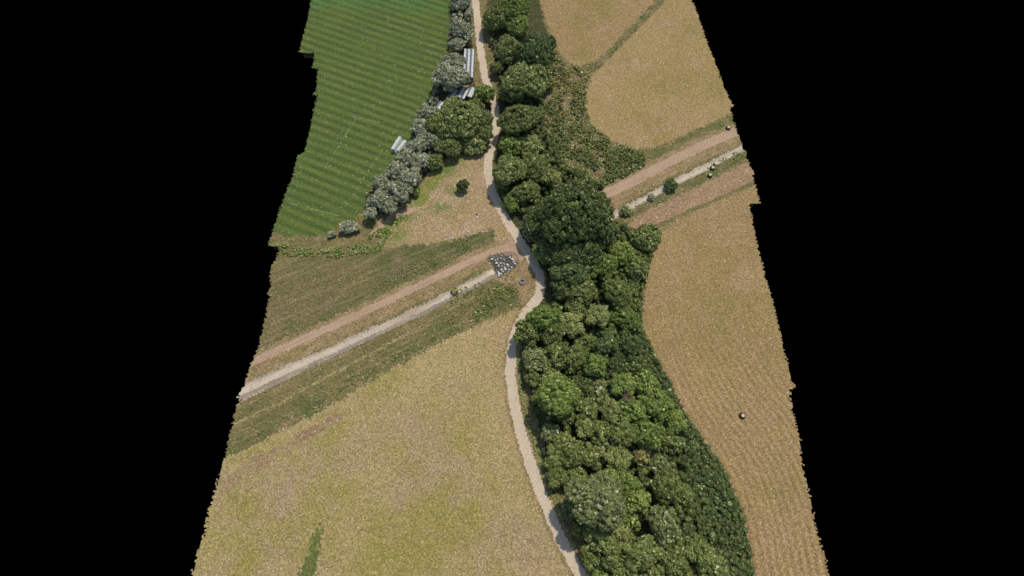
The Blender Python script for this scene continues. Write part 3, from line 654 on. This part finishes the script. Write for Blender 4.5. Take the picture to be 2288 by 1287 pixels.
# ------------------------------------------------------------------ built things
def box_v(cx_, cy_, cz, sx2, sy2, sz2):
    v = [(cx_+a*sx2/2, cy_+b*sy2/2, cz+c*sz2/2) for a, b, c in ((-1,-1,-1),(1,-1,-1),(1,1,-1),(-1,1,-1),(-1,-1,1),(1,-1,1),(1,1,1),(-1,1,1))]
    f = [[0,3,2,1],[4,5,6,7],[0,1,5,4],[1,2,6,5],[2,3,7,6],[3,0,4,7]]; return v, f
def boxes(name, L_, mat, parent=None):
    V, Fc = [], []
    for b in L_:
        v, f = box_v(*b); Fc += [[i+len(V) for i in q] for q in f]; V += v
    return link(name, mesh(name, V, Fc, mat), parent)
GALV = flat_mat('weathered white roof sheet', (226, 226, 222), (170, 172, 172), rough=.45, sc=1.2)
GRY = flat_mat('grey roof sheet', (128, 130, 128), (96, 98, 96), rough=.5, sc=1.2)
WALL = flat_mat('grey block wall', (150, 148, 140), (118, 116, 110)); DOOR = flat_mat('dark painted door', (70, 74, 72)); WHT = flat_mat('white painted metal', (235, 238, 230), (210, 214, 205), rough=.4)
def shed(px, py, ang, L0, W0, H0, pattern, label):
    x, y = G(px, py, H0); root = link('metal_shed', None); root.location = (x, y, 0); root.rotation_euler.z = ang; tag(root, label, 'shed', 'metal-roofed sheds between field and path')
    boxes('wall', [(-W0/2+.1, 0, H0/2-.1, .15, L0-.4, H0-.1), (W0/2-.1, 0, H0/2-.1, .15, L0-.4, H0-.1), (0, -L0/2+.2, H0/2-.1, W0-.5, .15, H0-.1), (0, L0/2-.2, H0/2-.1, W0-.5, .15, H0-.1)], WALL, root)
    d = boxes('door', [(W0/2-.1+.1, -L0*.2, 1, .06, 1.1, 2)], DOOR, root); boxes('handle', [(W0/2+.05, -L0*.2+.4, 1, .06, .12, .05)], WHT, d)
    roof = link('roof', None, root); k = len(pattern); wd = W0/k
    for nm, mt, ch in (('white_roof_sheet', GALV, 'w'), ('grey_roof_sheet', GRY, 'g')):
        V, Fc = [], []
        for i, c in enumerate(pattern):
            if c != ch: continue
            x0 = -W0/2+i*wd; n_ = 6
            for j in range(n_):                             # corrugations
                a, b = x0+wd*j/n_, x0+wd*(j+1)/n_; z0, z1 = (.0, .08) if j % 2 == 0 else (.08, .0)
                sl = lambda q: H0+(.18*(W0/2-q)/W0)
                base = len(V)
                V += [(a, -L0/2, sl(a)+z0), (b, -L0/2, sl(b)+z1), (b, L0/2, sl(b)+z1), (a, L0/2, sl(a)+z0), (a, -L0/2, sl(a)+z0-.05), (b, -L0/2, sl(b)+z1-.05), (b, L0/2, sl(b)+z1-.05), (a, L0/2, sl(a)+z0-.05)]
                Fc += [[base+q for q in f] for f in ((0,1,2,3),(7,6,5,4),(0,4,5,1),(2,6,7,3),(1,5,6,2),(3,7,4,0))]
        if V: link(nm, mesh(nm, V, Fc, mt), roof)
    return root
shed(1047,141,.0,14.5,3.7,2.3,'wgwgw','long shed with white and grey sheet roof beside the path')
shed(1012,213,-.42,5.6,3.0,2.2,'gwg','shed with one bright white roof stripe nearest the sports field')
shed(1034,207,-.35,5.2,3.2,2.2,'gwgw','middle shed with striped white and grey sheet roof')
shed(1052,206,-.3,4.6,2.2,2.2,'gww','small shed with white roof beside the bright green tree')
shed(984,237,-.5,4.0,2.8,2.1,'gww','smallest pale-roofed shed poking out of the hedge at field edge')
# white tank at the end of the long shed
def lathe(prof, k=20):
    V, Fc = [], []
    for (r_, z) in prof: V += [(math.cos(i*2*math.pi/k)*r_, math.sin(i*2*math.pi/k)*r_, z) for i in range(k)]
    for j in range(len(prof)-1):
        for i in range(k): Fc.append([j*k+i, j*k+(i+1) % k, (j+1)*k+(i+1) % k, (j+1)*k+i])
    return V, Fc
def capped(prof, k=20):
    V, Fc = lathe(prof, k); n_ = len(prof); Fc.append([i for i in range(k)][::-1]); Fc.append([(n_-1)*k+i for i in range(k)]); return V, Fc
x, y = G(1048, 176, 1); root = link('water_tank', None); root.location = (x, y, zat(x, y)); tag(root, 'squat white tank at the near end of the long striped shed', 'tank')
link('body', mesh('body', *capped([(.95,0),(1,.1),(1,1.2),(.92,1.35),(.5,1.5),(.3,1.52)]), WHT, smooth=False), root); link('lid', mesh('lid', *capped([(.28,1.52),(.28,1.6),(.2,1.64)]), DOOR), root)
# football goals
def goal(a, b, label, cov=1.):
    A = Vector(G(*a, 1.5)); B = Vector(G(*b, 1.5)); mid = (A+B)/2; d = B-A; Lg = d.length
    root = link('football_goal', None); root.location = (mid.x, mid.y, 0); root.rotation_euler.z = math.atan2(d.y, d.x); tag(root, label, 'goal', 'white goals parked at the field edge')
    def bars(name, Ls, r_, parent):
        V, Fc = [], []
        for p, q in Ls:
            p, q = Vector(p), Vector(q); ax = (q-p).normalized(); u = ax.orthogonal().normalized(); v = ax.cross(u); bs = len(V)
            for e in (p, q):
                for i in range(8): V.append(tuple(e+u*math.cos(i*.785)*r_+v*math.sin(i*.785)*r_))
            for i in range(8): Fc.append([bs+i, bs+(i+1) % 8, bs+8+(i+1) % 8, bs+8+i])
            Fc += [[bs+i for i in range(7, -1, -1)], [bs+8+i for i in range(8)]]
        return link(name, mesh(name, V, Fc, WHT, smooth=False), parent)
    h = Lg/2; H0 = 1.8; D = .8
    bars('crossbar', [((-h,0,H0),(h,0,H0))], .11, root)
    bars('post', [((-h,0,0),(-h,0,H0))], .1, root); bars('post', [((h,0,0),(h,0,H0))], .1, root)
    bars('back_frame', [((-h,0,H0),(-h,D,H0)),((h,0,H0),(h,D,H0)),((-h,D,H0),(h,D,H0)),((-h,D,H0),(-h,D+.5,.06)),((h,D,H0),(h,D+.5,.06)),((-h,D+.5,.06),(h,D+.5,.06)),((-h,0,.06),(-h,D+.5,.06)),((h,0,.06),(h,D+.5,.06))], .06, root)
    net = []
    n_ = int(Lg/.13)
    for i in range(n_+1):
        X = -h+Lg*i/n_; net += [((X,0,H0-.02),(X,D,H0-.02)),((X,D,H0-.02),(X,D+.5,.06))]
    for j in range(5): net.append(((-h,D*j/4,H0-.02),(h,D*j/4,H0-.02)))
    for j in range(1, 8): net.append(((-h,D+.5*j/8,H0-1.74*j/8),(h,D+.5*j/8,H0-1.74*j/8)))
    bars('net', net, .04, root)
goal((892,306),(875,333),'white goal standing clear on the striped grass beside the hedge')
goal((904,314),(887,336),'white goal half tucked under the grey hedge trees')
# well ring beside the path
x, y = G(1167, 630); root = link('concrete_well', None); root.location = (x, y, zat(x, y)-.1); tag(root, 'round grey concrete well with dark opening beside the path bend', 'well')
link('ring', mesh('ring', *lathe([(.95,0),(.95,.6),(.6,.6),(.6,-.3)], 24), WALL), root); link('shaft_floor', mesh('shaft_floor', *capped([(.6,-.4),(.6,-.28)], 24), flat_mat('dark shaft bottom', (30, 28, 26))), root)  # near-black disc closes the shaft as its dark opening
# marker posts; the added black ring is dark outline shading given a shape
BLK = flat_mat('black outline ring', (26, 26, 24)); CRM = flat_mat('cream painted post', (206, 196, 156), (180, 168, 128))
mp_post = mesh('post', *capped([(.5,-.1),(.5,.7),(.44,.8)], 12), CRM); mp_col = mesh('outline_ring', *lathe([(.52,.0),(.82,.02),(.88,.2),(.8,.32),(.6,.3),(.53,.12),(.52,0)], 20), BLK, smooth=True)
for px, py, lb in [(1300,163,'cream post in a black ring between the two far fields'),(1627,286,'cream post in black ring beside red track at the scan edge'),(1600,366,'cream post in black ring on the channel edge, highest of the three together'),(1592,376,'cream post in black ring, middle of the three by the channel'),(1586,392,'cream post in black ring, lowest of the three, below the channel'),(1659,929,'cream post in black ring alone in the eastern stubble field')]:
    x, y = G(px, py, .3); root = link('marker_post', None); root.location = (x, y, zat(x, y)); tag(root, lb, 'post', 'cream marker posts in black rings')
    link('post', mp_post, root); link('outline_ring', mp_col, root)
# dead branches in the belt
V, Fc = [], []
rs = np.random.RandomState(5)
def stick(p, q, r0, r1):
    p, q = Vector(p), Vector(q); ax = (q-p).normalized(); u = ax.orthogonal().normalized(); v = ax.cross(u); bs = len(V)
    for e, rr in ((p, r0), (q, r1)):
        for i in range(5): V.append(tuple(e+(u*math.cos(i*1.257)+v*math.sin(i*1.257))*rr))
    for i in range(5): Fc.append([bs+i, bs+(i+1) % 5, bs+5+(i+1) % 5, bs+5+i])
for i in range(9):
    a = i*.7; e = (math.cos(a)*1.5, math.sin(a)*1.5, 6.9+rs.uniform(-.4, .5)); stick((0, 0, 5.6), e, .14, .06)
    for j in range(9):
        t = rs.uniform(.3, 1); b = Vector((0, 0, 5.6)).lerp(Vector(e), t); stick(b, b+Vector(rs.normal(0, .5, 3)), .06, .02)
x, y = G(1402, 886, 6.8); root = link('dead_tree', None); root.location = (x, y, zat(x, y)); tag(root, 'bare brown dead branches between the vivid green crowns', 'dead tree')
DEAD = flat_mat('dead wood', (140, 120, 96), (112, 96, 76)); link('branches', mesh('branches', V, Fc, DEAD), root)
V, Fc = capped([(.3,-.2),(.22,2),(.16,5.7)], 9); link('trunk', mesh('trunk', V, Fc, DEAD, smooth=True), root)
